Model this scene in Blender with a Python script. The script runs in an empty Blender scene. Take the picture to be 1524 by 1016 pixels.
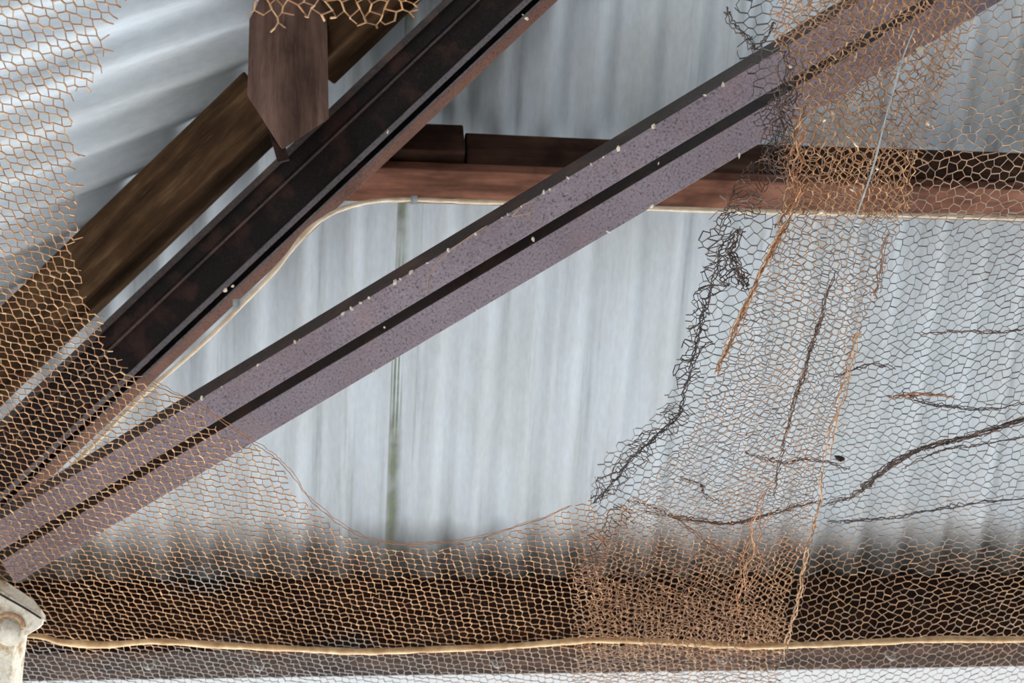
import bpy, bmesh, math, random
import numpy as np
from mathutils import Vector, Matrix, noise

random.seed(7); rng = np.random.default_rng(7)
SC = bpy.context.scene
COL = SC.collection

# ------------------------------------------------------------------ camera
W, H, F = 1524.0, 1016.0, 2400.0
SLOPE = math.radians(35.0)               # pitch of the facing roof slope
HIPK, LEFT_T = 0.8, 0.8 * math.tan(SLOPE)  # hip runs (1,-0.8) in plan; left slope rise per metre
CAM = Vector((0.0, 0.0, 1.45))
_e = Vector((1.0, 0.015, 0.145)).normalized()            # eave direction seen by the camera (x right, y down, z fwd)
_v = Vector((-462.0, 7500.0, 2400.0)); _v = (_v - _e * _v.dot(_e)).normalized()
_n = _e.cross(_v)
_X = _e
_Y = math.cos(SLOPE) * _v + math.sin(SLOPE) * _n
_Z = -math.sin(SLOPE) * _v + math.cos(SLOPE) * _n
RWC = Matrix((_X, _Y, _Z))               # camera axes -> world axes
def cdir(x, y, z): return RWC @ Vector((x, y, z))
cam_data = bpy.data.cameras.new('camera')
cam_data.sensor_width = 36.0
cam_data.lens = 36.0 * F / W
cam_data.clip_start = 0.05
cam_data.dof.use_dof = True
cam_data.dof.focus_distance = 2.32
cam_data.dof.aperture_fstop = 6.3
cam = bpy.data.objects.new('camera', cam_data); COL.objects.link(cam)
r_, u_, b_ = cdir(1, 0, 0), cdir(0, -1, 0), cdir(0, 0, -1)
cam.matrix_world = Matrix(((r_.x, u_.x, b_.x, CAM.x), (r_.y, u_.y, b_.y, CAM.y), (r_.z, u_.z, b_.z, CAM.z), (0, 0, 0, 1)))
SC.camera = cam

# ------------------------------------------------------------------ sky, sun, exposure
world = bpy.data.worlds.new('overcast_sky'); SC.world = world; world.use_nodes = True
bg = world.node_tree.nodes['Background']
bg.inputs[0].default_value = (0.93, 0.97, 1.0, 1); bg.inputs[1].default_value = 0.56
sun_d = bpy.data.lights.new('sun', 'SUN'); sun_d.energy = 19.0; sun_d.angle = math.radians(4); sun_d.color = (0.975, 0.985, 1.0)
sun = bpy.data.objects.new('sun', sun_d); COL.objects.link(sun)
sun.rotation_euler = Vector((-0.20, -0.42, -0.88)).to_track_quat('-Z', 'Y').to_euler()
vs = SC.view_settings
vs.view_transform = 'Standard'; vs.look = 'None'; vs.gamma = 1.0; vs.use_curve_mapping = False
vs.exposure = 0.62

# ------------------------------------------------------------------ helpers
def ray(px, py): return cdir((px - W / 2) / F, (py - H / 2) / F, 1.0)
def P(px, py, d): return CAM + ray(px, py) * d
def hit(px, py, p0, n):
    r = ray(px, py); return CAM + r * ((p0 - CAM).dot(n) / r.dot(n))
def depth(p): return (p - CAM).dot(-b_)
def pix(p):
    q = p - CAM; z = q.dot(-b_)
    return (W / 2 + F * q.dot(r_) / z, H / 2 - F * q.dot(u_) / z)

def tag(o, label=None, cat=None, group=None, kind=None):
    if label: o['label'] = label
    if cat: o['category'] = cat
    if group: o['group'] = group
    if kind: o['kind'] = kind
    return o
def empty(name, loc, parent=None):
    o = bpy.data.objects.new(name, None); COL.objects.link(o); o.location = loc; o.empty_display_size = 0.05
    if parent: attach(o, parent)
    return o
def attach(o, parent):
    bpy.context.view_layer.update() if False else None
    o.parent = parent
    o.matrix_parent_inverse = MW[parent.name].inverted() if parent.name in MW else Matrix.Translation(parent.location).inverted()
MW = {}
def mesh_obj(name, verts, faces, mat, parent=None, mw=None, smooth=False, uv=None, col=None):
    me = bpy.data.meshes.new(name)
    me.from_pydata([tuple(v) for v in verts], [], faces)
    if smooth: me.polygons.foreach_set('use_smooth', [True] * len(me.polygons))
    if uv is not None:
        l = me.uv_layers.new(name='UVMap')
        idx = np.empty(len(me.loops), dtype=np.int32); me.loops.foreach_get('vertex_index', idx)
        l.data.foreach_set('uv', np.asarray(uv, dtype=np.float32)[idx].ravel())
    if col is not None:
        a = me.color_attributes.new('wirecol', 'FLOAT_COLOR', 'POINT')
        c = np.ones((len(me.vertices), 4), dtype=np.float32); c[:, :3] = col
        a.data.foreach_set('color', c.ravel())
    me.update()
    o = bpy.data.objects.new(name, me); COL.objects.link(o)
    me.materials.append(mat)
    if mw is not None:
        o.matrix_world = mw; MW[o.name] = mw.copy()
    if parent: attach(o, parent)
    return o
def bevel(o, w=0.002, seg=2):
    m = o.modifiers.new('bevel', 'BEVEL'); m.width = w; m.segments = seg; m.limit_method = 'ANGLE'; m.angle_limit = math.radians(35)
    return o
def frame(p0, p1):
    A = (p1 - p0).normalized()
    mid = (p0 + p1) / 2
    n = CAM - mid; n = (n - A * n.dot(A)).normalized()
    w = n.cross(A)                       # A along, w up in the picture, n towards the viewer
    return A, w, n
def beam(name, p0, p1, prof, mat, parent=None, c0=None, c1=None, sub=1, jitter=0.0, bev=0.002):
    """prism from p0 to p1; prof = [(w, n)] metres; c0/c1 = functions (w, n) -> shift along the axis at the ends"""
    A, w, n = frame(p0, p1)
    L = (p1 - p0).length
    m = len(prof); V = []; Fc = []
    for k in range(sub + 1):
        t = k / sub
        for (a, b) in prof:
            x0 = c0(a, b) if c0 else 0.0
            x1 = L + (c1(a, b) if c1 else 0.0)
            x = x0 + (x1 - x0) * t
            ja = jitter * noise.noise(Vector((x * 3.1, a * 9, 3.3 + len(name)))) if jitter else 0
            jb = jitter * noise.noise(Vector((x * 3.1, b * 9, 8.3 + len(name)))) if jitter else 0
            V.append((x, a + ja, b + jb))
    for k in range(sub):
        for i in range(m):
            j = (i + 1) % m
            Fc.append((k * m + i, k * m + j, (k + 1) * m + j, (k + 1) * m + i))
    Fc.append(tuple(range(m))); Fc.append(tuple(sub * m + i for i in reversed(range(m))))
    mw = Matrix(((A.x, w.x, n.x, p0.x), (A.y, w.y, n.y, p0.y), (A.z, w.z, n.z, p0.z), (0, 0, 0, 1)))
    o = mesh_obj(name, V, Fc, mat, parent, mw)
    bm = bmesh.new(); bm.from_mesh(o.data); bmesh.ops.recalc_face_normals(bm, faces=bm.faces); bm.to_mesh(o.data); bm.free()
    if bev: bevel(o, bev)
    return o
def rotbox(s1, s2, phi):
    """box section seen edge-on: nearest edge at (0,0); face 1 (size s1) goes +w and back, face 2 (s2) goes -w and back"""
    c, s = math.cos(phi), math.sin(phi)
    d1 = (c * s1, -s * s1); d2 = (-s * s2, -c * s2)
    return [(0, 0), d1, (d1[0] + d2[0], d1[1] + d2[1]), d2]
def tube(name, pts, rad, mat, parent=None, sides=8, col=None, rj=0.0):
    pts = [Vector(p) for p in pts]; V = []; Fc = []; N = len(pts)
    up = Vector((0.3, 0.2, 0.93)).normalized()
    for i, p in enumerate(pts):
        t = (pts[min(i + 1, N - 1)] - pts[max(i - 1, 0)]).normalized()
        a = t.cross(up).normalized(); b = t.cross(a)
        r = rad * (1 + rj * noise.noise(p * 40))
        for k in range(sides):
            th = 2 * math.pi * k / sides
            V.append(p + a * (r * math.cos(th)) + b * (r * math.sin(th)))
    for i in range(N - 1):
        for k in range(sides):
            k2 = (k + 1) % sides
            Fc.append((i * sides + k, i * sides + k2, (i + 1) * sides + k2, (i + 1) * sides + k))
    Fc.append(tuple(reversed(range(sides)))); Fc.append(tuple((N - 1) * sides + k for k in range(sides)))
    return mesh_obj(name, V, Fc, mat, parent, smooth=True, col=col)
def smooth_path(pts, n=8):
    out = []
    q = [pts[0]] + list(pts) + [pts[-1]]
    for i in range(1, len(q) - 2):
        a, b, c, d = (Vector(x) for x in q[i - 1:i + 3])
        for k in range(n):
            t = k / n
            out.append(0.5 * ((2 * b) + (c - a) * t + (2 * a - 5 * b + 4 * c - d) * t * t + (3 * b - a - 3 * c + d) * t ** 3))
    out.append(Vector(pts[-1])); return out

# ------------------------------------------------------------------ materials
class NT:
    def __init__(s, name):
        s.m = bpy.data.materials.new(name); s.m.use_nodes = True
        s.t = s.m.node_tree; s.b = s.t.nodes['Principled BSDF']
    def n(s, k, **kw):
        o = s.t.nodes.new(k)
        for a, v in kw.items(): setattr(o, a, v)
        return o
    def l(s, a, b): s.t.links.new(a, b)
    def coord(s, kind='Object', scale=(1, 1, 1)):
        tc = s.n('ShaderNodeTexCoord'); mp = s.n('ShaderNodeMapping'); mp.inputs['Scale'].default_value = scale
        s.l(tc.outputs[kind], mp.inputs['Vector']); return mp.outputs[0]
    def noise(s, vec, scale=5, detail=4, rough=0.6):
        o = s.n('ShaderNodeTexNoise'); o.inputs['Scale'].default_value = scale; o.inputs['Detail'].default_value = detail; o.inputs['Roughness'].default_value = rough
        s.l(vec, o.inputs['Vector']); return o.outputs['Fac']
    def ramp(s, fac, stops, interp='LINEAR'):
        r = s.n('ShaderNodeValToRGB'); r.color_ramp.interpolation = interp
        e = r.color_ramp.elements
        while len(e) < len(stops): e.new(0.5)
        for k, (p, c) in enumerate(stops):
            e[k].position = p; e[k].color = (*c, 1) if len(c) == 3 else c
        s.l(fac, r.inputs[0]); return r.outputs[0]
    def mix(s, fac, a, b, mode='MIX'):
        m = s.n('ShaderNodeMix', data_type='RGBA', blend_type=mode)
        if isinstance(fac, (int, float)): m.inputs[0].default_value = fac
        else: s.l(fac, m.inputs[0])
        for v, i in ((a, 6), (b, 7)):
            if isinstance(v, tuple): m.inputs[i].default_value = (*v, 1)
            else: s.l(v, m.inputs[i])
        return m.outputs[2]
    def math(s, op, a, b=None):
        m = s.n('ShaderNodeMath', operation=op)
        for v, i in ((a, 0), (b, 1)):
            if v is None: continue
            if isinstance(v, (int, float)): m.inputs[i].default_value = v
            else: s.l(v, m.inputs[i])
        return m.outputs[0]
    def bump(s, h, strength=0.3, dist=0.002):
        b = s.n('ShaderNodeBump'); b.inputs['Strength'].default_value = strength; b.inputs['Distance'].default_value = dist
        s.l(h, b.inputs['Height']); s.l(b.outputs[0], s.b.inputs['Normal'])
    def done(s, col, rough=0.7, metal=0.0, spec=0.4):
        if isinstance(col, tuple): s.b.inputs['Base Color'].default_value = (*col, 1)
        else: s.l(col, s.b.inputs['Base Color'])
        if isinstance(rough, (int, float)): s.b.inputs['Roughness'].default_value = rough
        else: s.l(rough, s.b.inputs['Roughness'])
        s.b.inputs['Metallic'].default_value = metal; s.b.inputs['Specular IOR Level'].default_value = spec
        return s.m

def mat_sheet(name, lap_stain):
    t = NT(name)
    uv = t.coord('UV')
    streak = t.noise(t.coord('UV', (34, 1.3, 1)), 1.0, 4, 0.6)
    blot = t.noise(t.coord('UV', (5, 3, 1)), 1.0, 5, 0.65)
    fine = t.noise(t.coord('UV', (160, 40, 1)), 1.0, 3, 0.6)
    c = t.ramp(streak, [(0.30, (0.37, 0.42, 0.455)), (0.43, (0.58, 0.645, 0.70)), (0.56, (0.64, 0.715, 0.78)), (0.75, (0.67, 0.75, 0.825))])
    c = t.mix(t.ramp(blot, [(0.3, (1, 1, 1)), (0.55, (0, 0, 0))]), c, (0.55, 0.595, 0.61))
    c = t.mix(0.14, c, t.ramp(fine, [(0.3, (0.35, 0.36, 0.36)), (0.7, (0.85, 0.87, 0.88))]))
    if lap_stain:
        sp = t.n('ShaderNodeSeparateXYZ'); t.l(uv, sp.inputs[0])
        # dirt and algae washed down the side lap of the sheet (uv.x = 0 at its edge)
        wob = t.math('MULTIPLY', t.math('SUBTRACT', t.noise(t.coord('UV', (10, 9, 1)), 1.0, 4), 0.5), 0.02)
        d = t.math('ABSOLUTE', t.math('ADD', t.math('SUBTRACT', sp.outputs[0], 0.011), wob))
        line = t.ramp(d, [(0.004, (1, 1, 1)), (0.019, (0, 0, 0))])
        patch = t.ramp(t.noise(t.coord('UV', (3, 7, 1)), 1.0, 3), [(0.30, (0.45, 0.45, 0.45)), (0.52, (1, 1, 1))])
        moss = t.ramp(t.noise(t.coord('UV', (60, 60, 1)), 1.0, 4), [(0.4, (0.13, 0.125, 0.10)), (0.62, (0.15, 0.20, 0.095))])
        c = t.mix(t.math('MULTIPLY', t.math('MULTIPLY', line, patch), 0.9), c, moss)
    # eave beam's shade painted dark along the sheet's lowest hand's breadth, noisy edge
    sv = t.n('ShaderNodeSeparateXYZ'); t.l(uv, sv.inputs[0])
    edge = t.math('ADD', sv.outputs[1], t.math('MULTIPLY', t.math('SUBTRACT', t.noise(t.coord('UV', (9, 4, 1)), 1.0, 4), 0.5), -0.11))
    eave_shade = t.ramp(edge, [(0.135, (0.92, 0.92, 0.92)), (0.225, (0, 0, 0))])
    c = t.mix(eave_shade, c, (0.075, 0.075, 0.068))
    t.bump(fine, 0.15, 0.001)
    return t.done(c, 0.55, 0.0, 0.35)
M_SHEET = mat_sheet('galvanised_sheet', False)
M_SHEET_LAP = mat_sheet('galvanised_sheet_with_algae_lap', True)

def mat_timber(name, dark, mid, light, seed):
    t = NT(name)
    g = t.noise(t.coord('Object', (4.0, 34, 34)), 1.0, 5, 0.6)
    g2 = t.noise(t.coord('Object', (5 + seed, 9, 9)), 1.0, 4, 0.6)
    fine = t.noise(t.coord('Object', (18, 260, 260)), 1.0, 3, 0.6)
    c = t.ramp(g, [(0.22, dark), (0.50, mid), (0.85, light)])
    c = t.mix(t.ramp(g2, [(0.35, (0, 0, 0)), (0.7, (0.75, 0.75, 0.75))]), c, dark)
    c = t.mix(t.ramp(fine, [(0.60, (0, 0, 0)), (0.85, (0.4, 0.4, 0.4))]), c, light)
    t.bump(t.math('ADD', g, t.math('MULTIPLY', fine, 0.5)), 0.5, 0.002)
    return t.done(c, 0.85, 0.0, 0.06)
M_POST = mat_timber('weathered_brown_timber', (0.035, 0.019, 0.014), (0.16, 0.09, 0.068), (0.36, 0.225, 0.17), 1)
M_HIP = mat_timber('oiled_brown_timber', (0.020, 0.011, 0.006), (0.085, 0.046, 0.023), (0.27, 0.165, 0.085), 2)
M_PURLIN = mat_timber('red_brown_timber', (0.022, 0.010, 0.007), (0.17, 0.075, 0.048), (0.32, 0.155, 0.10), 3)
M_PLATE = mat_timber('grey_brown_timber', (0.007, 0.004, 0.003), (0.030, 0.016, 0.0105), (0.10, 0.052, 0.034), 4)
M_OLD = mat_timber('old_dark_timber', (0.010, 0.005, 0.004), (0.055, 0.028, 0.019), (0.14, 0.075, 0.05), 5)

def mat_steel(name, base, dots, pink, spec=0.4, rough=0.62, rust=0.5):
    t = NT(name)
    v = t.coord('Object')
    f = t.noise(v, 240, 4, 0.75); m = t.noise(v, 16, 4, 0.6); big = t.noise(v, 5, 3, 0.6)
    c = t.ramp(f, [(0.36, dots), (0.47, base), (0.56, base), (0.68, pink)])
    c = t.mix(t.ramp(m, [(0.5, (0, 0, 0)), (0.75, (rust, rust, rust))]), c, tuple(0.55 * a + 0.45 * b for a, b in zip(pink, (0.24, 0.10, 0.06))))
    c = t.mix(t.ramp(big, [(0.4, (0, 0, 0)), (0.7, (0.35, 0.35, 0.35))]), c, dots)
    t.bump(f, 0.5, 0.0015)
    return t.done(c, rough, 0.0, spec)
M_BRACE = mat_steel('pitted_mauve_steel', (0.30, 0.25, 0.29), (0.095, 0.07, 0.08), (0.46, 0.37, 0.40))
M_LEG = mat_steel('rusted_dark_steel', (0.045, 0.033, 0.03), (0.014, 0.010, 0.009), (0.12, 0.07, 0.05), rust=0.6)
M_DARK = mat_steel('blackened_rust_steel', (0.014, 0.0095, 0.0095), (0.006, 0.0045, 0.0045), (0.045, 0.026, 0.024), spec=0.15)
M_LIP = mat_steel('worn_grey_steel', (0.13, 0.115, 0.125), (0.05, 0.042, 0.045), (0.21, 0.18, 0.19), rust=0.2)
M_RUSTB = mat_steel('orange_rust_steel', (0.13, 0.055, 0.034), (0.05, 0.022, 0.016), (0.20, 0.09, 0.055))

def mat_plain(name, a, b, scale=60, rough=0.7, bump=0.2):
    t = NT(name); f = t.noise(t.coord('Object'), scale, 4, 0.6)
    t.bump(f, bump, 0.001)
    return t.done(t.ramp(f, [(0.3, a), (0.7, b)]), rough, 0.0, 0.3)
M_CABLE = mat_plain('pale_tan_cable', (0.52, 0.39, 0.26), (0.80, 0.68, 0.52), 35)
M_ROPE = mat_plain('tan_rope', (0.42, 0.25, 0.12), (0.80, 0.58, 0.34), 45, 0.8)
M_CRUMB = mat_plain('cream_crumb', (0.62, 0.50, 0.34), (0.90, 0.85, 0.74), 200)
M_TANCRUMB = mat_plain('tan_crumb', (0.45, 0.24, 0.12), (0.72, 0.52, 0.34), 200)
M_CLIP = mat_plain('grey_clip', (0.22, 0.25, 0.25), (0.40, 0.43, 0.43), 80)
M_STAPLE = mat_plain('zinc_staple', (0.30, 0.30, 0.29), (0.55, 0.55, 0.53), 120, 0.5)
def mat_cream():
    t = NT('chipped_cream_paint'); v = t.coord('Object')
    a = t.noise(v, 26, 5, 0.7); b = t.noise(v, 140, 4, 0.65)
    c = t.ramp(b, [(0.3, (0.72, 0.66, 0.52)), (0.65, (0.90, 0.87, 0.78))])
    c = t.mix(t.ramp(a, [(0.52, (0, 0, 0)), (0.66, (1, 1, 1))]), c, (0.40, 0.25, 0.10))
    t.bump(b, 0.4, 0.001)
    return t.done(c, 0.6)
M_CREAM = mat_cream()
def mat_wire():
    t = NT('rusty_wire')
    at = t.n('ShaderNodeAttribute', attribute_name='wirecol')
    f = t.noise(t.coord('Object'), 420, 3, 0.7)
    c = t.mix(0.5, at.outputs['Color'], t.ramp(f, [(0.3, (0.45, 0.42, 0.40)), (0.7, (1, 1, 1))]), 'MULTIPLY')
    return t.done(c, 0.6, 0.0, 0.4)
M_WIRE = mat_wire()
def mat_ground():
    t = NT('pale_concrete_yard'); v = t.coord('Object')
    c = t.ramp(t.noise(v, 1.2, 6, 0.6), [(0.3, (0.50, 0.505, 0.50)), (0.7, (0.62, 0.625, 0.62))])
    return t.done(c, 0.9)
M_GROUND = mat_ground()
M_DIRT = mat_plain('trodden_earth_floor', (0.07, 0.065, 0.06), (0.13, 0.12, 0.11), 3.0, 0.95)

# ------------------------------------------------------------------ setting: ground and the two roof slopes
g = 30.0
tag(mesh_obj('yard_ground', [(-g, -g, 0), (g, -g, 0), (g, g, 0), (-g, g, 0)], [(0, 1, 2, 3)], M_GROUND), 'pale concrete yard under the open shed', kind='structure')

NC = Vector((0, math.sin(SLOPE), math.cos(SLOPE)))       # facing slope, outward normal
PC = P(762, 838, 3.34)
UC = Vector((0, -math.cos(SLOPE), math.sin(SLOPE)))      # up the slope, towards the viewer
HP = hit(372, 150, PC, NC)                               # a point on the hip
HD = Vector((1, -HIPK, LEFT_T))
PERIOD, AMP = 0.090, 0.0130
EAVE_Y = PC.y + 0.10
def corr(q): return AMP * math.cos(2 * math.pi * q / PERIOD)

def build_slope(root, origin, qdir, udir, nrm, q_lo, q_hi, top_of, mat, lapmat, lift=0.0):
    """sheets of 8 waves side by side; top_of(q) = length of the slope at q"""
    wdt = 8 * PERIOD; q = q_lo; k = 0
    while q < q_hi:
        a, b = q, q + wdt + 0.6 * PERIOD
        N = 9 * 12; V = []; Fc = []; UVs = []; rows = 10
        dz = 0.0016 * (k % 2)
        tilt = random.uniform(-0.002, 0.002)
        for i in range(N + 1):
            qq = a + (b - a) * i / N
            top = top_of(qq)
            for j in range(rows + 1):
                s = top * j / rows
                wv = 0.0022 * noise.noise(Vector((qq * 2.3 + k, s * 2.1, 1.7)))
                V.append(origin + qdir * qq + udir * s + nrm * (corr(qq) + dz + wv + tilt * (i / N)))
                UVs.append((qq - a, s))
        for i in range(N):
            for j in range(rows):
                x = i * (rows + 1) + j
                Fc.append((x, x + 1, x + rows + 2, x + rows + 1))
        o = mesh_obj('corrugated_sheet', V, Fc, lapmat if lapmat and k in lapmat[1] else mat, root, smooth=True, uv=UVs) if False else \
            mesh_obj('corrugated_sheet', V, Fc, (lapmat[0] if lapmat and k in lapmat[1] else mat), root, smooth=True, uv=UVs)
        sm = o.modifiers.new('thickness', 'SOLIDIFY'); sm.thickness = 0.0008; sm.offset = 1
        q += wdt; k += 1

lap = hit(596, 400, PC, NC)                               # the dirty side lap in view
O_C = Vector((0, EAVE_Y, PC.z + (PC.y - EAVE_Y) * math.tan(SLOPE)))
RUN = 3.3
def top_c(q):
    # hip: x = HP.x + t, y = HP.y - HIPK t
    t = q - HP.x; yh = HP.y - HIPK * t
    return max(0.02, min(RUN, (EAVE_Y - yh) / math.cos(SLOPE) + 0.02))
roof_r = tag(empty('roof_right', O_C), 'pale grey corrugated iron roof slope behind the mauve brace', kind='structure')
qs = lap.x - 0.011 - 8 * PERIOD * 2
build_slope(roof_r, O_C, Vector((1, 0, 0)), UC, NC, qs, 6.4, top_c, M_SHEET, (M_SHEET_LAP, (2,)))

# left slope: eave runs along Y, sheets climb towards +X
UL = Vector((1, 0, LEFT_T)).normalized(); NL = Vector((-LEFT_T, 0, 1)).normalized()
XE = HP.x - (EAVE_Y - HP.y) / HIPK                        # hip meets the facing eave here
O_L = Vector((XE, 0, O_C.z))
def top_l(q):
    xh = HP.x + (HP.y - q) / HIPK
    return max(0.02, min(RUN, (xh - XE) / UL.x + 0.02))
roof_l = tag(empty('roof_left', O_L), 'pale corrugated iron roof slope behind the torn netting at upper left', kind='structure')
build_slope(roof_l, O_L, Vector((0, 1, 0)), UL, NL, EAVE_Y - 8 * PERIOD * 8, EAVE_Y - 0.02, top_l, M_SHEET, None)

tag(mesh_obj('floor', [(XE, -3.2, 0.012), (6.6, -3.2, 0.012), (6.6, EAVE_Y + 0.35, 0.012), (XE, EAVE_Y + 0.35, 0.012)], [(0, 1, 2, 3)], M_DIRT), 'trodden earth floor inside the shed', kind='structure')
# folded capping over the hip joint
cap_v = []
for t_ in (0.0, 1.0):
    hp_ = Vector((XE, EAVE_Y, O_C.z)) + HD * (2.6 * t_) + Vector((0, 0, 0.045))
    for q_, (dx, dy) in enumerate(((0.16, 0.0), (0.0, 0.0), (0.0, 0.16))):
        # down the facing slope (towards +Y) and down the left slope (towards -X)
        off = Vector((0, dx, -dx * math.tan(SLOPE))) if q_ == 0 else (Vector((-dy, 0, -dy * LEFT_T)) if q_ == 2 else Vector((0, 0, 0)))
        cap_v.append(hp_ + off)
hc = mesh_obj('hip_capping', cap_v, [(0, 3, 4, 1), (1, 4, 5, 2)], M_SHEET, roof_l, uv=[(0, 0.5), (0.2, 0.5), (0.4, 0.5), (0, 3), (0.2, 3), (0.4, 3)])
sm = hc.modifiers.new('thickness', 'SOLIDIFY'); sm.thickness = 0.0008
# the far half of the shed behind the viewer: rear slope and rear wall
YR = EAVE_Y - RUN * math.cos(SLOPE); ZR = O_C.z + RUN * math.sin(SLOPE); YB = 2 * YR - EAVE_Y
roof_b = tag(empty('roof_rear', Vector((0, YB, O_C.z))), 'corrugated iron rear roof slope behind the viewer', kind='structure')
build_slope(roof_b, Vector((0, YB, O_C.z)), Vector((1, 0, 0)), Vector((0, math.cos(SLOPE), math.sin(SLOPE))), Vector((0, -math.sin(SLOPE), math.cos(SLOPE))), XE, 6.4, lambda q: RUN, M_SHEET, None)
def wall_box(name, x0, x1, y0, y1, z0, z1, label):
    V = [(x, y, z) for z in (z0, z1) for x, y in ((x0, y0), (x1, y0), (x1, y1), (x0, y1))]
    o = mesh_obj(name, V, [(3, 2, 1, 0), (4, 5, 6, 7), (0, 1, 5, 4), (1, 2, 6, 5), (2, 3, 7, 6), (3, 0, 4, 7)], M_PLATE)
    return tag(o, label, kind='structure')
wall_box('blocker_wall_left', XE - 1.7, XE - 1.6, YB - 1.0, EAVE_Y + 1.5, 0.0, 4.2, 'unseen dark wall added to the left to block low side light')  # added out of view to cut horizontal daylight from the left
wall_box('blocker_wall_right', 6.0, 6.1, YB, EAVE_Y - 0.2, 0.0, 2.3, 'unseen dark end wall added far to the right to limit side light')  # added out of view, its height set by how much side light enters
wall_box('wall_rear', XE, 6.4, YB - 0.1, YB, 0.0, O_C.z, 'dark timber rear wall behind the viewer')

# ------------------------------------------------------------------ timbers
def px(d): return d / F
# eave plate (near face + underside)
k = px(3.22)
p0, p1 = P(-260, 962, 3.24), P(1760, 962, 3.20)
def xbeam(name, pl, height, width, mat, x0, x1, label=None, cat=None, parent=None, sub=24, jit=0.002, drop=0.0):
    """timber along X: near-bottom edge through world point pl"""
    V = []; Fc = []
    prof = [(0, 0), (0, height), (width, height), (width, 0)]   # (y, z)
    for i in range(sub + 1):
        x = x0 + (x1 - x0) * i / sub
        for (yy, zz) in prof:
            V.append((x - x0, yy + jit * noise.noise(Vector((x * 2.2, yy * 7, pl.z + 5))), zz + jit * noise.noise(Vector((x * 2.2, zz * 7 + 4, pl.z))) - drop * i / sub))
    for i in range(sub):
        for a in range(4):
            b = (a + 1) % 4
            Fc.append((i * 4 + a, i * 4 + b, i * 4 + 4 + b, i * 4 + 4 + a))
    Fc.append((3, 2, 1, 0)); Fc.append(tuple(sub * 4 + a for a in range(4)))
    o = mesh_obj(name, V, Fc, mat, parent, Matrix.Translation((x0, pl.y, pl.z)))
    bm = bmesh.new(); bm.from_mesh(o.data); bmesh.ops.recalc_face_normals(bm, faces=bm.faces); bm.to_mesh(o.data); bm.free()
    bevel(o, 0.003)
    if label: tag(o, label, cat)
    return o
pe = P(762, 963, 3.24)
zroof = O_C.z + (EAVE_Y - pe.y) * math.tan(SLOPE)
plate = xbeam('eave_beam', pe, zroof - pe.z - 0.016, 0.125, M_PLATE, XE - 0.1, 6.4, 'long brown timber eave beam across the bottom edge', 'beam')
for sx, sy in ((222, 986), (385, 988), (740, 984), (1075, 978), (1325, 973)):
    c = hit(sx, sy, pe + Vector((0, 0, -0.004)), Vector((0, 0, 1)))
    a = [c + Vector((-0.008, 0, 0.016)), c + Vector((-0.009, 0, 0.002)), c + Vector((-0.006, -0.002, -0.010)), c + Vector((0.0, -0.003, -0.014)), c + Vector((0.006, -0.002, -0.010)), c + Vector((0.009, 0, 0.002)), c + Vector((0.008, 0, 0.016))]
    s = tube('staple', smooth_path(a, 4), 0.0026, M_STAPLE, plate, 6)

# purlin under the roof: lower board, with two upper boards butted above it
pp = P(760, 256, 2.93)
purlin = empty('purlin', pp); tag(purlin, 'dark red-brown timber purlin crossing behind the mauve brace', 'beam')
hip_x_at = lambda y: HP.x + (HP.y - y) / HIPK
xl = P(505, 250, 2.93).x
lower = xbeam('lower_board', pp, 0.020, 0.092, M_PURLIN, xl, 2.6, parent=purlin, drop=0.012)
zr = O_C.z + (EAVE_Y - pp.y) * math.tan(SLOPE)
jx = P(694, 240, 2.9).x
lu = xbeam('upper_board', Vector((0, pp.y - 0.022, pp.z + 0.026)), 0.068, 0.085, M_OLD, xl + 0.02, jx, parent=purlin, sub=6)
ru = xbeam('upper_board', Vector((0, pp.y + 0.004, pp.z + 0.021)), 0.078, 0.08, M_OLD, jx + 0.006, 2.6, parent=purlin, jit=0.006)

# hip rafter in two lengths with the post between
S = 0.100
ang = math.radians(64)
prof = rotbox(S * 0.98, S, ang - math.radians(0))
# upper face 68 px, lower face 31 px: near edge, face1 upward (wide), face2 downward (narrow)
prof = rotbox(S, S, math.radians(25))
ridge0, ridge1 = (-90, 646), (399, 178)
q0, q1 = P(*ridge0, 2.93), P(*ridge1, 2.81)
hip1 = beam('hip_rafter', q0, q1, prof, M_HIP, c1=lambda a, b: (0.30 * a if a > 0 else 0.05 * a) + 0.08 * b, sub=16, jitter=0.0015, bev=0.005)
tag(hip1, 'squared brown timber rafter ending beside the post at upper left', 'beam')
q2, q3 = P(470, 104, 2.80), P(760, -176, 2.76)
hip2 = beam('hip_rafter', q2, q3, prof, M_HIP, sub=8, jitter=0.0015, bev=0.004)
tag(hip2, 'brown timber rafter beyond the post, running up behind the dark steel beam', 'beam')

# upright post
zt = cdir(0, 0, 0)
pb = P(419, 226, 2.52)
pt = pb + Vector((0, 0, 0.42))
# keep its near edge along world vertical
SP = 0.098
prof = rotbox(SP, SP, math.radians(0))
def post_prof():
    # right face ~68 px, left face ~50 px; w axis points to the viewer's left for an upright member
    return rotbox(0.098, 0.098, math.radians(52))
post = beam('post', pb, pt, post_prof(), M_POST, c0=lambda a, b: (0.26 if b < -0.1 else (0.135 if a < -0.01 else (0.20 if a > 0.02 else 0.0))), sub=8, jitter=0.0015, bev=0.004)
tag(post, 'upright brown timber post with a slanting foot at the top edge', 'post')

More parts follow.
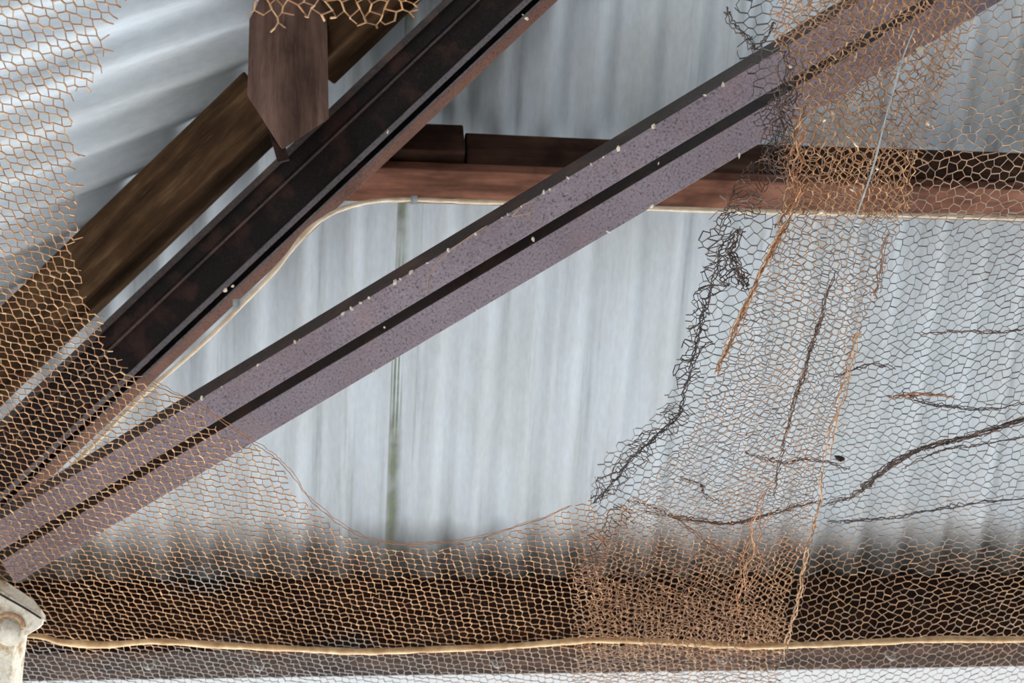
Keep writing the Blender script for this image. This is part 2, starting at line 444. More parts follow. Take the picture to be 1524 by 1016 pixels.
# ------------------------------------------------------------------ dark steel hip beam
d0, d1 = P(-60, 838, 2.94), P(900, -65, 2.79)
k = px(2.86)
root = empty('steel_hip_beam', d0); tag(root, 'blackened rusty steel beam running diagonally under the timber rafter', 'steel beam')
def sc(pts, k): return [(a * k, b * k) for a, b in pts]
beam('web', d0, d1, sc([(34, -10), (76, -14), (80, -6), (84, -14), (106, -18), (108, -62), (34, -62)], k), M_DARK, root, bev=0.0015)
beam('top_flange', d0, d1, sc([(104, -8), (114, -10), (114, -20), (104, -18)], k), M_LEG, root, bev=0.001)
beam('rib', d0, d1, sc([(77, -3), (80.5, -3), (81, -14), (77, -14)], k), M_LEG, root, bev=0.0006)
beam('back_plate', d0, d1, sc([(14, -36), (36, -36), (36, -60), (14, -60)], k), M_DARK, root, bev=0.0006)
beam('flange', d0, d1, sc([(26, 0), (34, 0), (36, -40), (28, -40)], k), M_LIP, root, bev=0.0008)
beam('flange', d0, d1, sc([(15, -2), (18, -2), (18, -60), (15, -60)], k), M_LIP, root, bev=0.0005)
beam('backing_angle', d0, d1, sc([(0, -14), (15, -6), (15, -58), (0, -58)], k), M_RUSTB, root, bev=0.001)

# strap at the foot of the post
st = beam('steel_strap', P(396, 150, 2.74), P(422, 240, 2.70), sc([(-9, 2), (9, 2), (9, -4), (-9, -4)], px(2.67)), M_DARK, bev=0.001)
tag(st, 'dark steel strap between rafter end and post foot', 'strap')

# ------------------------------------------------------------------ mauve brace: two angle irons side by side
b0, b1 = P(22, 868, 2.80), P(1560, -40, 2.40)
k = px(2.56)
root = empty('steel_brace', b0); tag(root, 'pitted mauve steel brace of twin angle irons crossing the picture', 'brace')
for off, dn in ((0, 0.0), (58, 5.0)):
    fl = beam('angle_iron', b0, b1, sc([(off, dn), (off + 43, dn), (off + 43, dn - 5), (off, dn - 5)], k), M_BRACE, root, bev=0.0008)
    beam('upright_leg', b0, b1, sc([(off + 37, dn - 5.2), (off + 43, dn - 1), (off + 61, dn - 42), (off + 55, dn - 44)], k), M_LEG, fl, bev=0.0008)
BA, BW, BN = frame(b0, b1); BL = (b1 - b0).length
def on_brace(t, wpx, npx=0): return b0 + BA * (BL * t) + BW * (wpx * k) + BN * (npx * k)

# ------------------------------------------------------------------ cables
def catmull_px(pts, depths, n=10): return smooth_path([P(x, y, d) for (x, y), d in zip(pts, depths)], n)
pts = [(62, 735), (118, 683), (206, 594), (300, 512), (400, 412), (452, 350), (486, 322), (520, 307), (560, 299), (615, 297), (700, 300), (800, 303), (1000, 311), (1250, 318), (1540, 325), (2150, 344)]
dep = [2.86, 2.85, 2.85, 2.84, 2.83, 2.83, 2.83, 2.85, 2.89, 2.93, 2.94, 2.94, 2.94, 2.94, 2.94, 2.94]
cb = tube('cable', catmull_px(pts, dep), 0.0042, M_CABLE, None, 8, rj=0.3)
tag(cb, 'pale tan cable following the dark steel beam and the purlin', 'cable')
for cx, cy, cd in ((616, 298, 2.925), (352, 452, 2.71)):
    c = P(cx, cy, cd)
    tube('cable_clip', [c + u_ * 0.008, c + u_ * 0.0, c - u_ * 0.008], 0.0065, M_CLIP, cb, 8)
# ------------------------------------------------------------------ chicken wire
MA, MB_, MC = P(0, 0, 1.94), P(1524, 0, 1.98), P(762, 965, 2.82)
MN = (MB_ - MA).cross(MC - MA).normalized()
if MN.dot(CAM - MA) < 0: MN = -MN
MU = (MB_ - MA).normalized(); MV = MN.cross(MU)
if MV.dot(cdir(0, 1, 0)) < 0: MV = -MV                  # MU right, MV down, MN to the viewer
def muv(x, y):
    p = hit(x, y, MA, MN) - MA; return (p.dot(MU), p.dot(MV))
MUn, MVn, MNn, MAn = (np.array(v) for v in (MU, MV, MN, MA))
CAMn = np.array(CAM); Rr, Uu, Ff = np.array(r_), np.array(u_), np.array(-b_)
def to_px(p3):
    q = p3 - CAMn; z = q @ Ff
    return np.stack([W / 2 + F * (q @ Rr) / z, H / 2 - F * (q @ Uu) / z], 1)
def inside(pts, poly):
    x, y = pts[:, 0], pts[:, 1]; c = np.zeros(len(pts), bool); n = len(poly); j = n - 1
    for i in range(n):
        xi, yi = poly[i]; xj, yj = poly[j]
        if yi != yj:
            c ^= ((yi > y) != (yj > y)) & (x < (xj - xi) * (y - yi) / (yj - yi) + xi)
        j = i
    return c
class SN:
    """smooth vector noise from a few random sine waves"""
    def __init__(s, scale, n=7, seed=1):
        r = np.random.default_rng(seed); a = r.uniform(0, 2 * math.pi, n); f = r.uniform(0.5, 1.4, n) * scale
        s.kx, s.ky, s.ph = np.cos(a) * f, np.sin(a) * f, r.uniform(0, 6.28, n); s.n = n
    def __call__(s, uv): return np.sin(np.outer(uv[:, 0], s.kx) + np.outer(uv[:, 1], s.ky) + s.ph).sum(1) / math.sqrt(s.n)
GALV, ORANGE, TAN, BROWN, BLACK = (np.array(c) for c in ((0.30, 0.29, 0.275), (0.46, 0.20, 0.075), (0.66, 0.40, 0.20), (0.20, 0.095, 0.05), (0.045, 0.03, 0.025)))
def prisms(A, B, rad, col, sides=4):
    """every wire piece a little prism from A to B; arrays of n"""
    n = len(A); t = B - A; L = np.linalg.norm(t, axis=1, keepdims=True); L[L < 1e-9] = 1e-9; t = t / L
    ref = np.tile(MNn, (n, 1)); a = np.cross(t, ref); a /= np.maximum(np.linalg.norm(a, axis=1, keepdims=True), 1e-6); b = np.cross(t, a)
    A2 = A - t * rad[:, None] * 0.6; B2 = B + t * rad[:, None] * 0.6
    V = np.empty((n, 2 * sides, 3))
    for k_ in range(sides):
        th = 2 * math.pi * (k_ + 0.5) / sides
        o = (a * math.cos(th) + b * math.sin(th)) * rad[:, None]
        V[:, k_] = A2 + o; V[:, sides + k_] = B2 + o
    base = (np.arange(n) * 2 * sides)[:, None]
    fs = []
    for k_ in range(sides):
        k2 = (k_ + 1) % sides
        fs.append(base + np.array([[k_, k2, sides + k2, sides + k_]]))
    Fc = np.concatenate(fs, 0)
    return V.reshape(-1, 3), Fc, np.repeat(col, 2 * sides, axis=0)
def fast_mesh(name, V, Fc, col, mat, parent=None):
    me = bpy.data.meshes.new(name)
    me.vertices.add(len(V)); me.vertices.foreach_set('co', V.astype(np.float32).ravel())
    me.loops.add(Fc.size); me.loops.foreach_set('vertex_index', Fc.astype(np.int32).ravel())
    me.polygons.add(len(Fc)); me.polygons.foreach_set('loop_start', (np.arange(len(Fc)) * 4).astype(np.int32))
    me.update(calc_edges=True); me.validate()
    a = me.color_attributes.new('wirecol', 'FLOAT_COLOR', 'POINT')
    c = np.ones((len(V), 4), np.float32); c[:, :3] = col; a.data.foreach_set('color', c.ravel())
    o = bpy.data.objects.new(name, me); COL.objects.link(o); me.materials.append(mat)
    if parent: attach(o, parent)
    return o

def lattice(uv0, uv1, a, ang, lt=0.42, dt=0.42):
    """hexagonal netting over a uv box, twist axis at angle ang; returns node positions and wires (i, j, is_twist)"""
    cx, cy = (uv0[0] + uv1[0]) / 2, (uv0[1] + uv1[1]) / 2
    R = math.hypot(uv1[0] - uv0[0], uv1[1] - uv0[1]) / 2 + a
    b = (lt + dt) * a; nc, nr = int(2 * R / a) + 2, int(2 * R / b) + 2
    I, J = np.meshgrid(np.arange(nc), np.arange(nr), indexing='ij')
    s = (I + 0.5 * (J % 2)) * a - R; t = J * b - R
    ca, sa = math.cos(ang), math.sin(ang)
    def pos(s, t): return np.stack([cx + ca * t - sa * s, cy + sa * t + ca * s], -1).reshape(-1, 2)
    nodes = np.concatenate([pos(s, t - lt * a / 2), pos(s, t + lt * a / 2)])
    n1 = nc * nr; idx = np.arange(n1).reshape(nc, nr)
    E = [np.stack([idx.ravel(), idx.ravel() + n1, np.ones(n1, int)], 1)]
    for j in range(nr - 1):
        lo = idx[:, j] + n1
        if j % 2 == 0: pairs = [(idx[:, j], idx[:, j + 1]), (idx[1:, j], idx[:-1, j + 1])]
        else: pairs = [(idx[:, j], idx[:, j + 1]), (idx[:-1, j], idx[1:, j + 1])]
        for p_, q_ in pairs: E.append(np.stack([p_ + n1, q_, np.zeros(len(p_), int)], 1))
    return nodes, np.concatenate(E)

def netting(name, poly_px, a, ang, r0, r1, colour, lift=0.0, warp=0.004, wavy=0.012, wscale=9.0, seed=1, jit=0.10, lt=0.42, dt=0.42, tear=0.35, holes=(), parent=None, stretch=None):
    poly = [muv(x, y) for x, y in poly_px]
    us, vs_ = [p[0] for p in poly], [p[1] for p in poly]
    nd, E = lattice((min(us), min(vs_)), (max(us), max(vs_)), a, ang, lt, dt)
    rg = np.random.default_rng(seed)
    nd = nd + rg.normal(0, jit * a * 0.5, nd.shape)
    w1, w2, w3 = SN(wscale, 7, seed), SN(wscale, 7, seed + 50), SN(wscale * 0.8, 7, seed + 90)
    nd = nd + np.stack([w1(nd), w2(nd)], 1) * warp
    ins = inside(nd, poly)
    for h in holes: ins &= ~inside(nd, [muv(x, y) for x, y in h])
    z = w3(nd) * wavy + lift + rg.normal(0, a * 0.07, len(nd))
    P3 = MAn + nd[:, :1] * MUn + nd[:, 1:] * MVn + z[:, None] * MNn
    i, j = E[:, 0], E[:, 1]
    both = ins[i] & ins[j]; one = ins[i] ^ ins[j]
    keep = both | (one & (rg.random(len(E)) < tear))
    # loose wire ends at the tear sag and bend
    E = E[keep]; i, j, tw = E[:, 0], E[:, 1], E[:, 2].astype(bool); on = one[keep]
    A, B = P3[i].copy(), P3[j].copy()
    sw = on & ~ins[i]; A[sw], B[sw] = P3[j][sw], P3[i][sw]
    B[on] = A[on] + (B[on] - A[on]) * rg.uniform(0.4, 1.1, (on.sum(), 1)) + rg.normal(0, a * 0.18, (on.sum(), 3))
    mid = (A + B) / 2; pxs = to_px(mid)
    col = colour(pxs, tw, rg)
    rad = np.where(tw, r1, r0) * rg.uniform(0.85, 1.2, len(A))
    V, Fc, C = prisms(A, B, rad, col)
    return fast_mesh(name, V, Fc, C, M_WIRE, parent)
def lerp(a, b, t): return a + (b - a) * t[:, None]
NZ1, NZ2 = SN(0.021, 9, 5), SN(0.05, 9, 6)      # rust patches, in picture-sized units on the net
def col_rust(pxs, tw, rg):
    n = len(pxs)
    c = lerp(ORANGE[None], TAN[None], np.clip(rg.normal(0.25, 0.3, n) + 0.6 * tw, 0, 1))
    c = lerp(c, BROWN[None], np.clip(rg.normal(0.38, 0.25, n) + 0.15 * NZ1(pxs) - 0.6 * tw, 0, 0.9))
    g = np.clip((pxs[:, 1] - 948) / 30 + 0.4 * NZ2(pxs), 0, 1) * np.clip((1000 - pxs[:, 0]) / 400, 0.25, 1)
    g = np.maximum(g, np.clip(1.2 - np.hypot((pxs[:, 0] - 300) / 70, (pxs[:, 1] - 862) / 26), 0, 0.85) * (rg.random(n) < 0.8))
    c = lerp(c, GALV[None], g)
    return c * rg.uniform(0.75, 1.25, (n, 1))
def col_galv(pxs, tw, rg):
    n = len(pxs)
    dark = np.array((0.16, 0.13, 0.12))
    c = lerp(np.array([(0.30, 0.28, 0.26)]), dark[None], np.clip(rg.normal(0.4, 0.3, n) + 0.2 * NZ1(pxs), 0, 1))
    o = np.clip((pxs[:, 1] - 740) / 90 + 0.35 * NZ2(pxs), 0, 1)                 # rusts towards the beam
    o = np.maximum(o, np.clip((330 - pxs[:, 1]) / 90 + 0.3 * NZ1(pxs), 0, 0.8) * (pxs[:, 0] > 1190))
    c = lerp(c, lerp(ORANGE[None], TAN[None], rg.random(n)), o * rg.uniform(0.4, 1, n))
    g = np.clip((pxs[:, 1] - 955) / 30 + 0.4 * NZ2(pxs), 0, 0.5)
    c = lerp(c, GALV[None], g)
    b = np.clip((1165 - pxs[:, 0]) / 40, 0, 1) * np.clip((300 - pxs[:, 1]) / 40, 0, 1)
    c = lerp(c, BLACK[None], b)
    return c * rg.uniform(0.75, 1.25, (n, 1))
def col_over(pxs, tw, rg):
    n = len(pxs)
    c = lerp(ORANGE[None] * 0.9, TAN[None], np.clip(rg.normal(0.25, 0.3, n) + 0.4 * tw, 0, 1))
    c = lerp(c, BROWN[None], np.clip(rg.normal(0.2, 0.35, n) + 0.3 * NZ1(pxs), 0, 1))
    c = lerp(c, np.array([(0.30, 0.27, 0.25)]), np.clip(rg.normal(0.45, 0.3, n) + 0.4 * NZ2(pxs), 0, 0.95) * (pxs[:, 1] > 330) * (pxs[:, 1] < 800))
    return c * rg.uniform(0.75, 1.25, (n, 1))

ANG = math.radians(48)
polyL = [(-420, -90), (205, -90), (188, 0), (172, 18), (150, 40), (158, 70), (158, 100), (128, 130), (108, 150), (112, 200), (124, 220), (104, 245), (122, 290), (120, 330), (108, 372), (124, 400), (128, 436), (150, 470), (160, 505), (186, 538), (226, 566), (268, 580), (300, 604), (330, 632), (372, 652), (402, 664), (424, 690), (436, 716), (470, 748), (510, 778), (550, 800), (600, 805), (660, 805), (720, 792), (765, 784), (810, 768), (850, 752), (884, 740), (905, 790), (900, 860), (1000, 880), (1100, 900), (1170, 930), (1165, 960), (1160, 1060), (-420, 1060)]
netL = netting('wire_netting', polyL, 0.0149, ANG, 0.00072, 0.00115, col_rust, wavy=0.010, warp=0.004, wscale=5.0, seed=3, tear=0.45, lt=0.34, dt=0.47, jit=0.12)
tag(netL, 'rusty orange chicken wire torn round the big hole, on left and bottom', 'wire netting')
polyR = [(1085, -90), (1078, 10), (1100, 45), (1112, 100), (1092, 96), (1130, 170), (1172, 190), (1150, 320), (1076, 322), (1066, 370), (1050, 420), (1036, 470), (1026, 530), (1012, 590), (980, 640), (940, 676), (906, 706), (884, 738), (866, 800), (850, 860), (852, 1060), (2150, 1060), (2150, -90)]
netR = netting('wire_netting', polyR, 0.0163, math.radians(4), 0.00058, 0.0009, col_galv, lift=-0.03, wavy=0.020, warp=0.009, wscale=11.0, seed=11, tear=0.3, jit=0.2, lt=0.5, dt=0.30)
tag(netR, 'grey galvanised chicken wire hanging right of the hole', 'wire netting')
polyC = [(1168, -90), (1150, 60), (1188, 150), (1158, 240), (1180, 300), (1146, 356), (1108, 440), (1060, 545), (1010, 640), (950, 700), (905, 760), (880, 850), (870, 960), (1164, 965), (1170, 900), (1192, 830), (1206, 780), (1216, 735), (1222, 680), (1258, 540), (1330, 340), (1400, 140), (1460, 0), (1480, -90)]
netC = netting('wire_netting', polyC, 0.0126, math.radians(66), 0.00065, 0.00100, col_over, lift=0.012, wavy=0.012, warp=0.010, wscale=14.0, seed=21, tear=0.4, jit=0.2)
tag(netC, 'rusted second layer of chicken wire folded over the grey netting', 'wire netting')
polyD = [(1160, -90), (1152, 60), (1184, 120), (1172, 180), (1160, 250), (1182, 316), (1262, 322), (1340, 330), (1352, 240), (1392, 150), (1448, 40), (1470, -90)]
netting('inner_fold', polyD, 0.0138, math.radians(82), 0.00062, 0.00105, col_over, lift=-0.008, wavy=0.012, warp=0.010, wscale=17.0, seed=27, tear=0.4, jit=0.22, lt=0.38, dt=0.5, parent=netC)
polyT = [(372, -90), (378, 4), (392, 16), (404, 40), (430, 12), (470, 18), (494, 8), (530, 26), (560, 30), (600, 22), (628, -10), (640, -90)]
netT = netting('wire_netting', polyT, 0.0170, math.radians(88), 0.0009, 0.0014, col_rust, lift=0.02, wavy=0.01, seed=33, tear=0.6, jit=0.3)
tag(netT, 'small ragged fringe of orange chicken wire at the top edge over the post', 'wire netting')

def net_pt(x, y, lift=0.0): return hit(x, y, MA, MN) + MN * lift
def bundle(name, parent, path, n, spread, r, cols, lift=0.02, seed=1, wob=0.0009):
    """gathered strands of netting along a crease"""
    rg = np.random.default_rng(seed)
    base = np.array([tuple(v) for v in smooth_path([net_pt(x, y, lift) for x, y in path], 14)])
    m = len(base); A = []; B = []; C = []; R = []
    for s in range(n):
        i0 = int(rg.uniform(0, 0.30) * m) if s > 1 else 0; i1 = int(rg.uniform(0.7, 1.0) * m) if s > 1 else m
        off = rg.normal(0, spread, 2); ph = rg.uniform(0, 6.28, 2); fr = rg.uniform(0.2, 0.9, 2)
        ii = np.arange(i0, i1); 
        if len(ii) < 3: continue
        du = off[0] + spread * 0.9 * np.sin(ii * fr[0] + ph[0]) + rg.normal(0, wob, len(ii)); dv = off[1] + spread * 0.9 * np.sin(ii * fr[1] + ph[1]) + rg.normal(0, wob, len(ii))
        dn = rg.normal(0, wob * 1.5, len(ii))
        q = base[ii] + du[:, None] * MUn + dv[:, None] * MVn + dn[:, None] * MNn
        A.append(q[:-1]); B.append(q[1:])
        c = cols[rg.integers(len(cols))]
        C.append(np.tile(c, (len(ii) - 1, 1)) * rg.uniform(0.7, 1.25, (len(ii) - 1, 1))); R.append(np.full(len(ii) - 1, r * rg.uniform(0.8, 1.2)))
    V, Fc, CC = prisms(np.concatenate(A), np.concatenate(B), np.concatenate(R), np.concatenate(C))
    return fast_mesh(name, V, Fc, CC, M_WIRE, parent)
def crumple(name, parent, path, width, a, r, cols, lift=0.0, seed=1, thick=0.012, along=1.0, jit=0.15):
    """a torn strip of netting crushed along a path; width in metres (w0, w1) across it"""
    rg = np.random.default_rng(seed)
    base = [net_pt(x, y, lift) for x, y in path]; sp = smooth_path(base, 14)
    arc = np.concatenate([[0], np.cumsum([(sp[i + 1] - sp[i]).length for i in range(len(sp) - 1)])]); Ltot = arc[-1]
    bp = np.array([tuple(v) for v in sp]); tg = np.gradient(bp, axis=0); tg /= np.linalg.norm(tg, axis=1, keepdims=True)
    nd, E = lattice((0, width[0]), (Ltot, width[1]), a, rg.uniform(0, 3))
    nd = nd + rg.normal(0, a * jit, nd.shape)
    ed = 0.25 * (width[1] - width[0]) * np.sin(nd[:, 0] * 47 + seed) * np.sin(nd[:, 0] * 19)
    ins = (nd[:, 0] > 0) & (nd[:, 0] < Ltot) & (nd[:, 1] > width[0] + ed) & (nd[:, 1] < width[1] + ed)
    s = np.clip(nd[:, 0] * along, 0, Ltot)
    c3 = np.stack([np.interp(s, arc, bp[:, k_]) for k_ in range(3)], 1); t3 = np.stack([np.interp(s, arc, tg[:, k_]) for k_ in range(3)], 1)
    side = np.cross(MNn[None], t3); side /= np.linalg.norm(side, axis=1, keepdims=True)
    nz = SN(110, 7, seed + 3); nq = SN(90, 7, seed + 8); z = nz(nd) * thick + rg.normal(0, a * 0.12, len(nd)); nd = nd + np.stack([nq(nd), nz(nd[:, ::-1])], 1) * a * 0.6
    P3 = c3 + side * nd[:, 1:2] + z[:, None] * MNn
    keep = ins[E[:, 0]] & ins[E[:, 1]]; keep &= rg.random(len(E)) < 0.985
    E = E[keep]; A, B = P3[E[:, 0]], P3[E[:, 1]]
    col = np.array([cols[i] for i in rg.integers(0, len(cols), len(E))]) * rg.uniform(0.6, 1.3, (len(E), 1))
    V, Fc, CC = prisms(A, B, np.full(len(E), r) * rg.uniform(0.8, 1.3, len(E)), col)
    return fast_mesh(name, V, Fc, CC, M_WIRE, parent)

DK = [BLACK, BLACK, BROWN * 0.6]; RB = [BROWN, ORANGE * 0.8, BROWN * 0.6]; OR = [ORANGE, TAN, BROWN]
# crushed torn edge of the grey netting, down the right side of the hole
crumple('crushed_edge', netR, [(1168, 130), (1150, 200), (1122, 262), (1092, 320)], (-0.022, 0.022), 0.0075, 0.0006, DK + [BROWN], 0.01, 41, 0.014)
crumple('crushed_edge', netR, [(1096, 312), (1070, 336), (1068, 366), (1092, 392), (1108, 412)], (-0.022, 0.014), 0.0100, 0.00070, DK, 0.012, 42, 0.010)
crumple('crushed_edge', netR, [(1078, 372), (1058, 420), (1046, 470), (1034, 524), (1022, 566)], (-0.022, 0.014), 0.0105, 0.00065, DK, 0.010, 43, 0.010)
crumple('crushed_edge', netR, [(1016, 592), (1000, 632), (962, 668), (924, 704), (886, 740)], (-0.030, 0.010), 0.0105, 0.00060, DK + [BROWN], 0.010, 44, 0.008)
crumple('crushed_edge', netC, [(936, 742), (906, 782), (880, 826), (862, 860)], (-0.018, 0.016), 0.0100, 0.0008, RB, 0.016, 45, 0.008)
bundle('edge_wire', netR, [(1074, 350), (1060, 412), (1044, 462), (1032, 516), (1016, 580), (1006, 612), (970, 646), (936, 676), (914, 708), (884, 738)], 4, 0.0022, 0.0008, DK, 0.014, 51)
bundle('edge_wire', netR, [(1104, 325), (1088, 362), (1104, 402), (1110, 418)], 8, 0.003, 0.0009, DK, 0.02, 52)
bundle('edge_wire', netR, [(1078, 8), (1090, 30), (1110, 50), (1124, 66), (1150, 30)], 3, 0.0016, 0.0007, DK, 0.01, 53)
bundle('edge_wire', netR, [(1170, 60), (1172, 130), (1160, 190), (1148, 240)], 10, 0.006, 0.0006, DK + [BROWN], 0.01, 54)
bundle('edge_wire', netL, [(226, 566), (300, 604), (372, 652), (424, 690), (470, 748), (550, 800), (660, 806), (765, 784), (850, 752)], 2, 0.0009, 0.0006, [BROWN, ORANGE], 0.002, 55, 0.0006)
# gathered seams of the rusty layer
bundle('gathered_seam', netC, [(1196, 250), (1170, 312), (1140, 366), (1108, 436), (1082, 496), (1062, 540)], 8, 0.0022, 0.0009, OR, 0.024, 61)
bundle('gathered_seam', netC, [(1190, 150), (1182, 220), (1172, 290), (1160, 330)], 7, 0.005, 0.0009, OR, 0.02, 62)
bundle('gathered_seam', netC, [(1236, 388), (1220, 450), (1204, 500), (1190, 550), (1176, 590), (1160, 660), (1148, 720)], 5, 0.0016, 0.0008, RB + [BLACK], 0.022, 63)
bundle('gathered_seam', netC, [(1318, 330), (1304, 400), (1300, 430)], 4, 0.0025, 0.0007, RB, 0.02, 64)
bundle('gathered_seam', netC, [(1272, 480), (1256, 540), (1240, 600), (1224, 670)], 4, 0.002, 0.0008, OR, 0.02, 65)
bundle('gathered_seam', netC, [(1218, 676), (1216, 728), (1204, 776), (1192, 830), (1184, 880), (1172, 920), (1162, 962)], 5, 0.0022, 0.0009, OR, 0.026, 66)
bundle('gathered_seam', netC, [(1140, 700), (1120, 770), (1108, 840), (1090, 900)], 6, 0.006, 0.0007, OR, 0.02, 67)
bundle('gathered_seam', netC, [(1352, 210), (1346, 250), (1340, 300)], 5, 0.003, 0.0008, OR, 0.02, 68)
# dark horizontal creases in the grey netting
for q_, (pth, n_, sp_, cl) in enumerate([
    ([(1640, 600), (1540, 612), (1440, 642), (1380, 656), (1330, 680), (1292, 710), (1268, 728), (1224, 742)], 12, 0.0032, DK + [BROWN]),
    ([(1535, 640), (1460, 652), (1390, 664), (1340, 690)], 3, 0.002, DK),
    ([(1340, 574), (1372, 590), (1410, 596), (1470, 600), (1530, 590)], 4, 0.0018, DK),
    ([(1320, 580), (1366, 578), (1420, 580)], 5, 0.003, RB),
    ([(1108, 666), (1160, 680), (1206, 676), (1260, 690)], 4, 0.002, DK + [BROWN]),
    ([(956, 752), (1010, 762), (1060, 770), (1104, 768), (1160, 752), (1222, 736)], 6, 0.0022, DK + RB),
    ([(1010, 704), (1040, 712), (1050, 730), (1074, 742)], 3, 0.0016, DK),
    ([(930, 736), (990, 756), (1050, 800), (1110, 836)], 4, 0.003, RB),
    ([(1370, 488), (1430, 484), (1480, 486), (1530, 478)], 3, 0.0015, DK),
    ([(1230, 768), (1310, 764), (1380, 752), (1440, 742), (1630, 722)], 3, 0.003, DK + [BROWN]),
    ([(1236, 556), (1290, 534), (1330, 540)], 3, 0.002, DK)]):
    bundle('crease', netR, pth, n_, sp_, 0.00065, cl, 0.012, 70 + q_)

# stiff pale wire twisted down through the folded layer
w = tube('twisted_wire', smooth_path([net_pt(x, y, 0.035) for x, y in [(1352, 20), (1336, 60), (1322, 110), (1308, 160), (1296, 210), (1284, 250), (1270, 290), (1262, 312)]], 10), 0.0011, M_CLIP, None, 6, rj=0.8)
tag(w, 'stiff pale grey wire threaded down the folded netting at upper right', 'wire')

# rope along the foot of the netting
rp = [(-420, 925), (-150, 938), (40, 934), (95, 944), (160, 948), (230, 943), (320, 948), (420, 953), (540, 958), (640, 955), (760, 950), (850, 943), (900, 941), (1010, 945), (1100, 950), (1180, 949), (1300, 944), (1400, 940), (1540, 940), (2150, 934)]
rope = tube('rope', smooth_path([net_pt(x, y, 0.016) for x, y in rp], 12), 0.0054, M_ROPE, None, 8, rj=0.35)
tag(rope, 'tan rope strung along the foot of the chicken wire', 'rope')

# ------------------------------------------------------------------ cream bracket, bottom left
BD = 2.60; k = px(BD)
c0 = P(0, 940, BD)
root = empty('painted_bracket', c0); tag(root, 'chipped cream painted steel post head and bracket at the lower left corner', 'bracket')
def slab(name, outline, d, thick, mat, parent, bev=0.002, tilt=(0, 0)):
    """outline of picture points at depth d (tilt changes the depth per pixel), given a real thickness backwards"""
    fr = [P(x, y, d + tilt[0] * (x - 0) + tilt[1] * (y - 900)) for x, y in outline]
    nrm = (fr[1] - fr[0]).cross(fr[2] - fr[0]).normalized()
    if nrm.dot(CAM - fr[0]) > 0: nrm = -nrm
    bk = [p + nrm * thick for p in fr]; n = len(fr)
    o = mesh_obj(name, fr + bk, [tuple(range(n)), tuple(n + i for i in reversed(range(n)))] + [(i, n + i, n + (i + 1) % n, (i + 1) % n) for i in range(n)], mat, parent)
    bm = bmesh.new(); bm.from_mesh(o.data); bmesh.ops.recalc_face_normals(bm, faces=bm.faces); bm.to_mesh(o.data); bm.free()
    return bevel(o, bev)
slab('post_shaft', [(-90, 930), (26, 930), (22, 960), (17, 1000), (10, 1080), (-90, 1080)], BD + 0.012, 0.07, M_CREAM, root, 0.004)
slab('cap_plate', [(-90, 838), (0, 878), (58, 914), (64, 922), (62, 930), (56, 936), (24, 954), (-90, 954)], BD, 0.010, M_CREAM, root, 0.0012)
slab('top_flange', [(-90, 808), (0, 862), (8, 864), (50, 892), (61, 906), (62, 916), (0, 882), (-90, 834)], BD + 0.02, 0.03, M_CREAM, root, 0.001, tilt=(0, -0.0006))
tube('rust_seam', smooth_path([P(-80, 838, BD - 0.001), P(0, 884, BD - 0.001), P(34, 903, BD - 0.001), P(61, 920, BD - 0.001)], 6), 0.0016, M_LEG, root, 6)
tube('bolt_collar', smooth_path([P(-14, 932, BD - 0.002), P(-4, 920, BD - 0.002), P(14, 914, BD - 0.002), P(30, 922, BD - 0.002), P(34, 934, BD - 0.002)], 6), 0.0042, M_TANCRUMB, root, 8)
tube('bolt_head', [P(15, 939, BD + 0.004), P(15, 939, BD - 0.012)], 0.0165, M_CREAM, root, 6)
tube('washer', [P(15, 939, BD + 0.004), P(15, 939, BD - 0.003)], 0.024, M_CREAM, root, 20)

# dark shoe where the brace lands
shoe = beam('brace_shoe', P(-60, 886, 2.90), P(30, 836, 2.865), sc([(-6, -2), (60, -2), (60, -40), (-6, -40)], px(2.8)), M_DARK, bev=0.002)
tag(shoe, 'dark steel shoe at the lower end of the mauve brace', 'shoe')

# ------------------------------------------------------------------ crumbs and dry bits lodged on the steel and in the netting
def lump(seed, r):
    bm = bmesh.new(); bmesh.ops.create_icosphere(bm, subdivisions=1, radius=r)
    for v in bm.verts:
        v.co *= 1 + 0.9 * noise.noise(v.co * (1.2 / r) + Vector((seed * 3.1, seed, 0)))
        v.co.x *= 1.25
    me = bpy.data.meshes.new('crumb'); bm.to_mesh(me); bm.free(); return me
LM = []
ORD = 'first second third fourth fifth sixth seventh eighth ninth tenth eleventh twelfth thirteenth fourteenth fifteenth sixteenth seventeenth eighteenth nineteenth twentieth twenty-first twenty-second twenty-third twenty-fourth twenty-fifth twenty-sixth twenty-seventh'.split()
for s in range(4):
    me = lump(s, 1.0); me.materials.append(M_CRUMB if s < 3 else M_TANCRUMB); LM.append(me)
def crumb(p, r, s, label, group):
    o = bpy.data.objects.new('crumb', LM[s % 4]); COL.objects.link(o)
    o.location = p; o.scale = (r * random.uniform(0.6, 1.1), r * random.uniform(0.5, 0.8), r * random.uniform(0.6, 0.95)); o.rotation_euler = (random.uniform(0, 6), random.uniform(0, 6), random.uniform(0, 6))
    tag(o, label, 'crumb', group)
def brace_t(x):                      # parameter along the brace for picture column x
    lo, hi = 0.0, 1.0
    for _ in range(30):
        m = (lo + hi) / 2
        if pix(on_brace(m, 50))[0] < x: lo = m
        else: hi = m
    return lo
k = px(2.56)
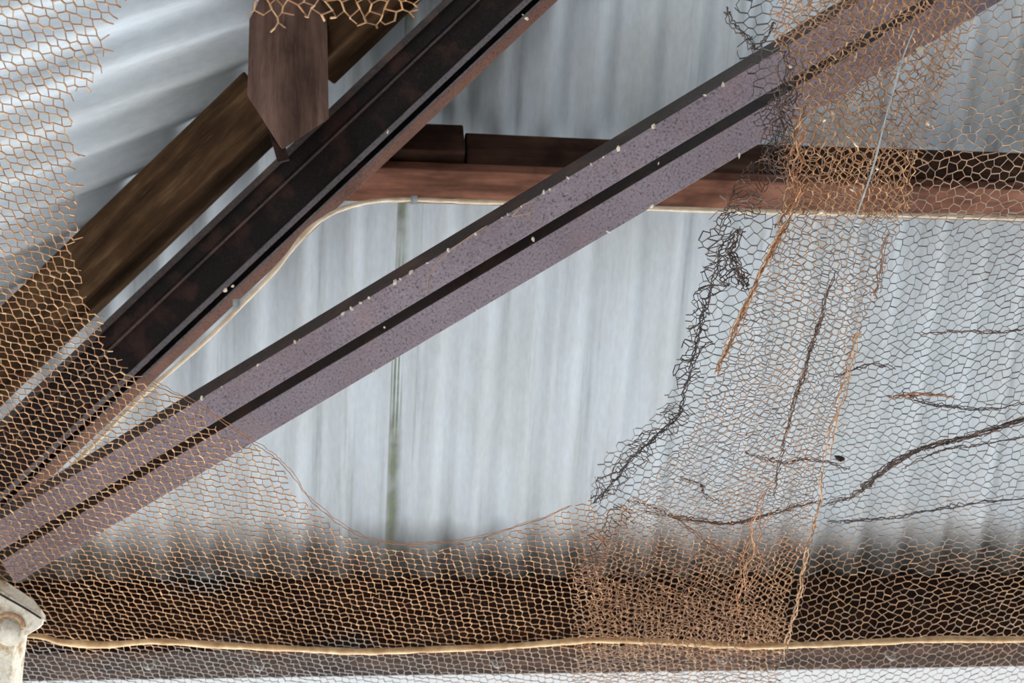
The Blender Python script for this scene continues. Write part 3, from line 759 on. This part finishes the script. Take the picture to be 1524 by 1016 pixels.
for i_, (x, rr) in enumerate(((317, 4.2), (346, 2), (400, 2.4), (456, 3.2), (462, 2), (526, 3), (540, 4), (553, 2.5), (566, 4), (604, 5.5), (612, 2.2), (628, 4.2), (652, 2.6), (684, 3.5), (724, 2.4), (764, 2.2), (772, 2.5), (792, 2.5), (826, 4.0), (834, 3.4), (862, 3.2), (896, 2.4), (914, 2.6), (937, 5.2), (989, 4.6), (1066, 3.6), (1092, 3))):
    crumb(on_brace(brace_t(x + 10), 58 + 42, 5 + rr * 0.5), rr * k, int(x) % 4, f'{ORD[i_]} pale crumb from the lower end along the mauve brace top edge', 'crumbs along the top edge of the brace')
for x, rr, w_ in ((572, 2.4, 'lowest'), (793, 4, 'middle'), (980, 2.2, 'highest')):
    crumb(on_brace(brace_t(x), 50, 0), rr * k, int(x) % 4, f'{w_} of three small crumbs in the groove of the mauve brace', 'crumbs in the groove of the brace')
for i_, (x, rr) in enumerate(((548, 3), (700, 2), (896, 2.8), (960, 3), (1090, 4))):
    crumb(on_brace(brace_t(x - 15), 1, 1.5), rr * k, int(x) % 4, f'{ORD[i_]} small crumb from the left on the lower edge of the mauve brace', 'crumbs on the lower edge of the brace')
UPN = sorted(((1268, 192, 4), (1372, 160, 4.5), (1360, 52, 6), (1232, 146, 3), (1220, 156, 2.6), (1216, 292, 4), (1226, 294, 3), (1262, 260, 3), (1298, 228, 3), (1170, 76, 4)))
for i_, (x, y, rr) in enumerate(UPN):
    crumb(net_pt(x, y, 0.035), rr * px(2.2), int(x) % 4, f'{ORD[i_]} pale crumb from the left caught in chicken wire at upper right', 'crumbs caught in the netting at upper right')
for (x, y, rr), w_ in zip(((1184, 675, 3), (1250, 610, 3)), ('left', 'right')):
    crumb(net_pt(x, y, 0.035), rr * px(2.4), int(x) % 4, f'{w_} of two pale crumbs caught in the folded netting below the purlin', 'crumbs caught in the netting below the purlin')
A2, W2, N2 = frame(d0, d1); kk = px(2.73)
for i_, (x, y, rr) in enumerate(((335, 432, 4), (346, 426, 3), (577, 196, 3), (778, 22, 2), (784, 28, 3))):
    crumb(P(x, y, 2.78), rr * kk, 0, f'{ORD[i_]} small white speck from the left on the dark steel beam', 'specks on the dark steel beam')
lf = bpy.data.objects.new('dead_leaf_scrap', lump(9, 0.006)); COL.objects.link(lf); lf.data.materials.append(M_LEG); lf.location = net_pt(1246, 668, 0.02); lf.scale = (1.2, 0.7, 0.9)
tag(lf, 'black scrap caught in the grey netting below the rusty seams', 'scrap')
straw = tube('dry_straw', smooth_path([on_brace(brace_t(x), w_, 6) for x, w_ in ((646, 61), (650, 74), (664, 88), (690, 97), (720, 101), (752, 102))], 6), 0.0006, M_TANCRUMB, None, 5)
tag(straw, 'thin dry straw curled on the upper angle of the mauve brace', 'straw')
st2 = tube('dry_straw', [on_brace(brace_t(x), w_, 6) for x, w_ in ((785, 94), (806, 101), (824, 96), (806, 85), (785, 94))], 0.0007, M_TANCRUMB, None, 5)
tag(st2, 'bent straw loop stuck to the mauve brace near the purlin', 'straw')
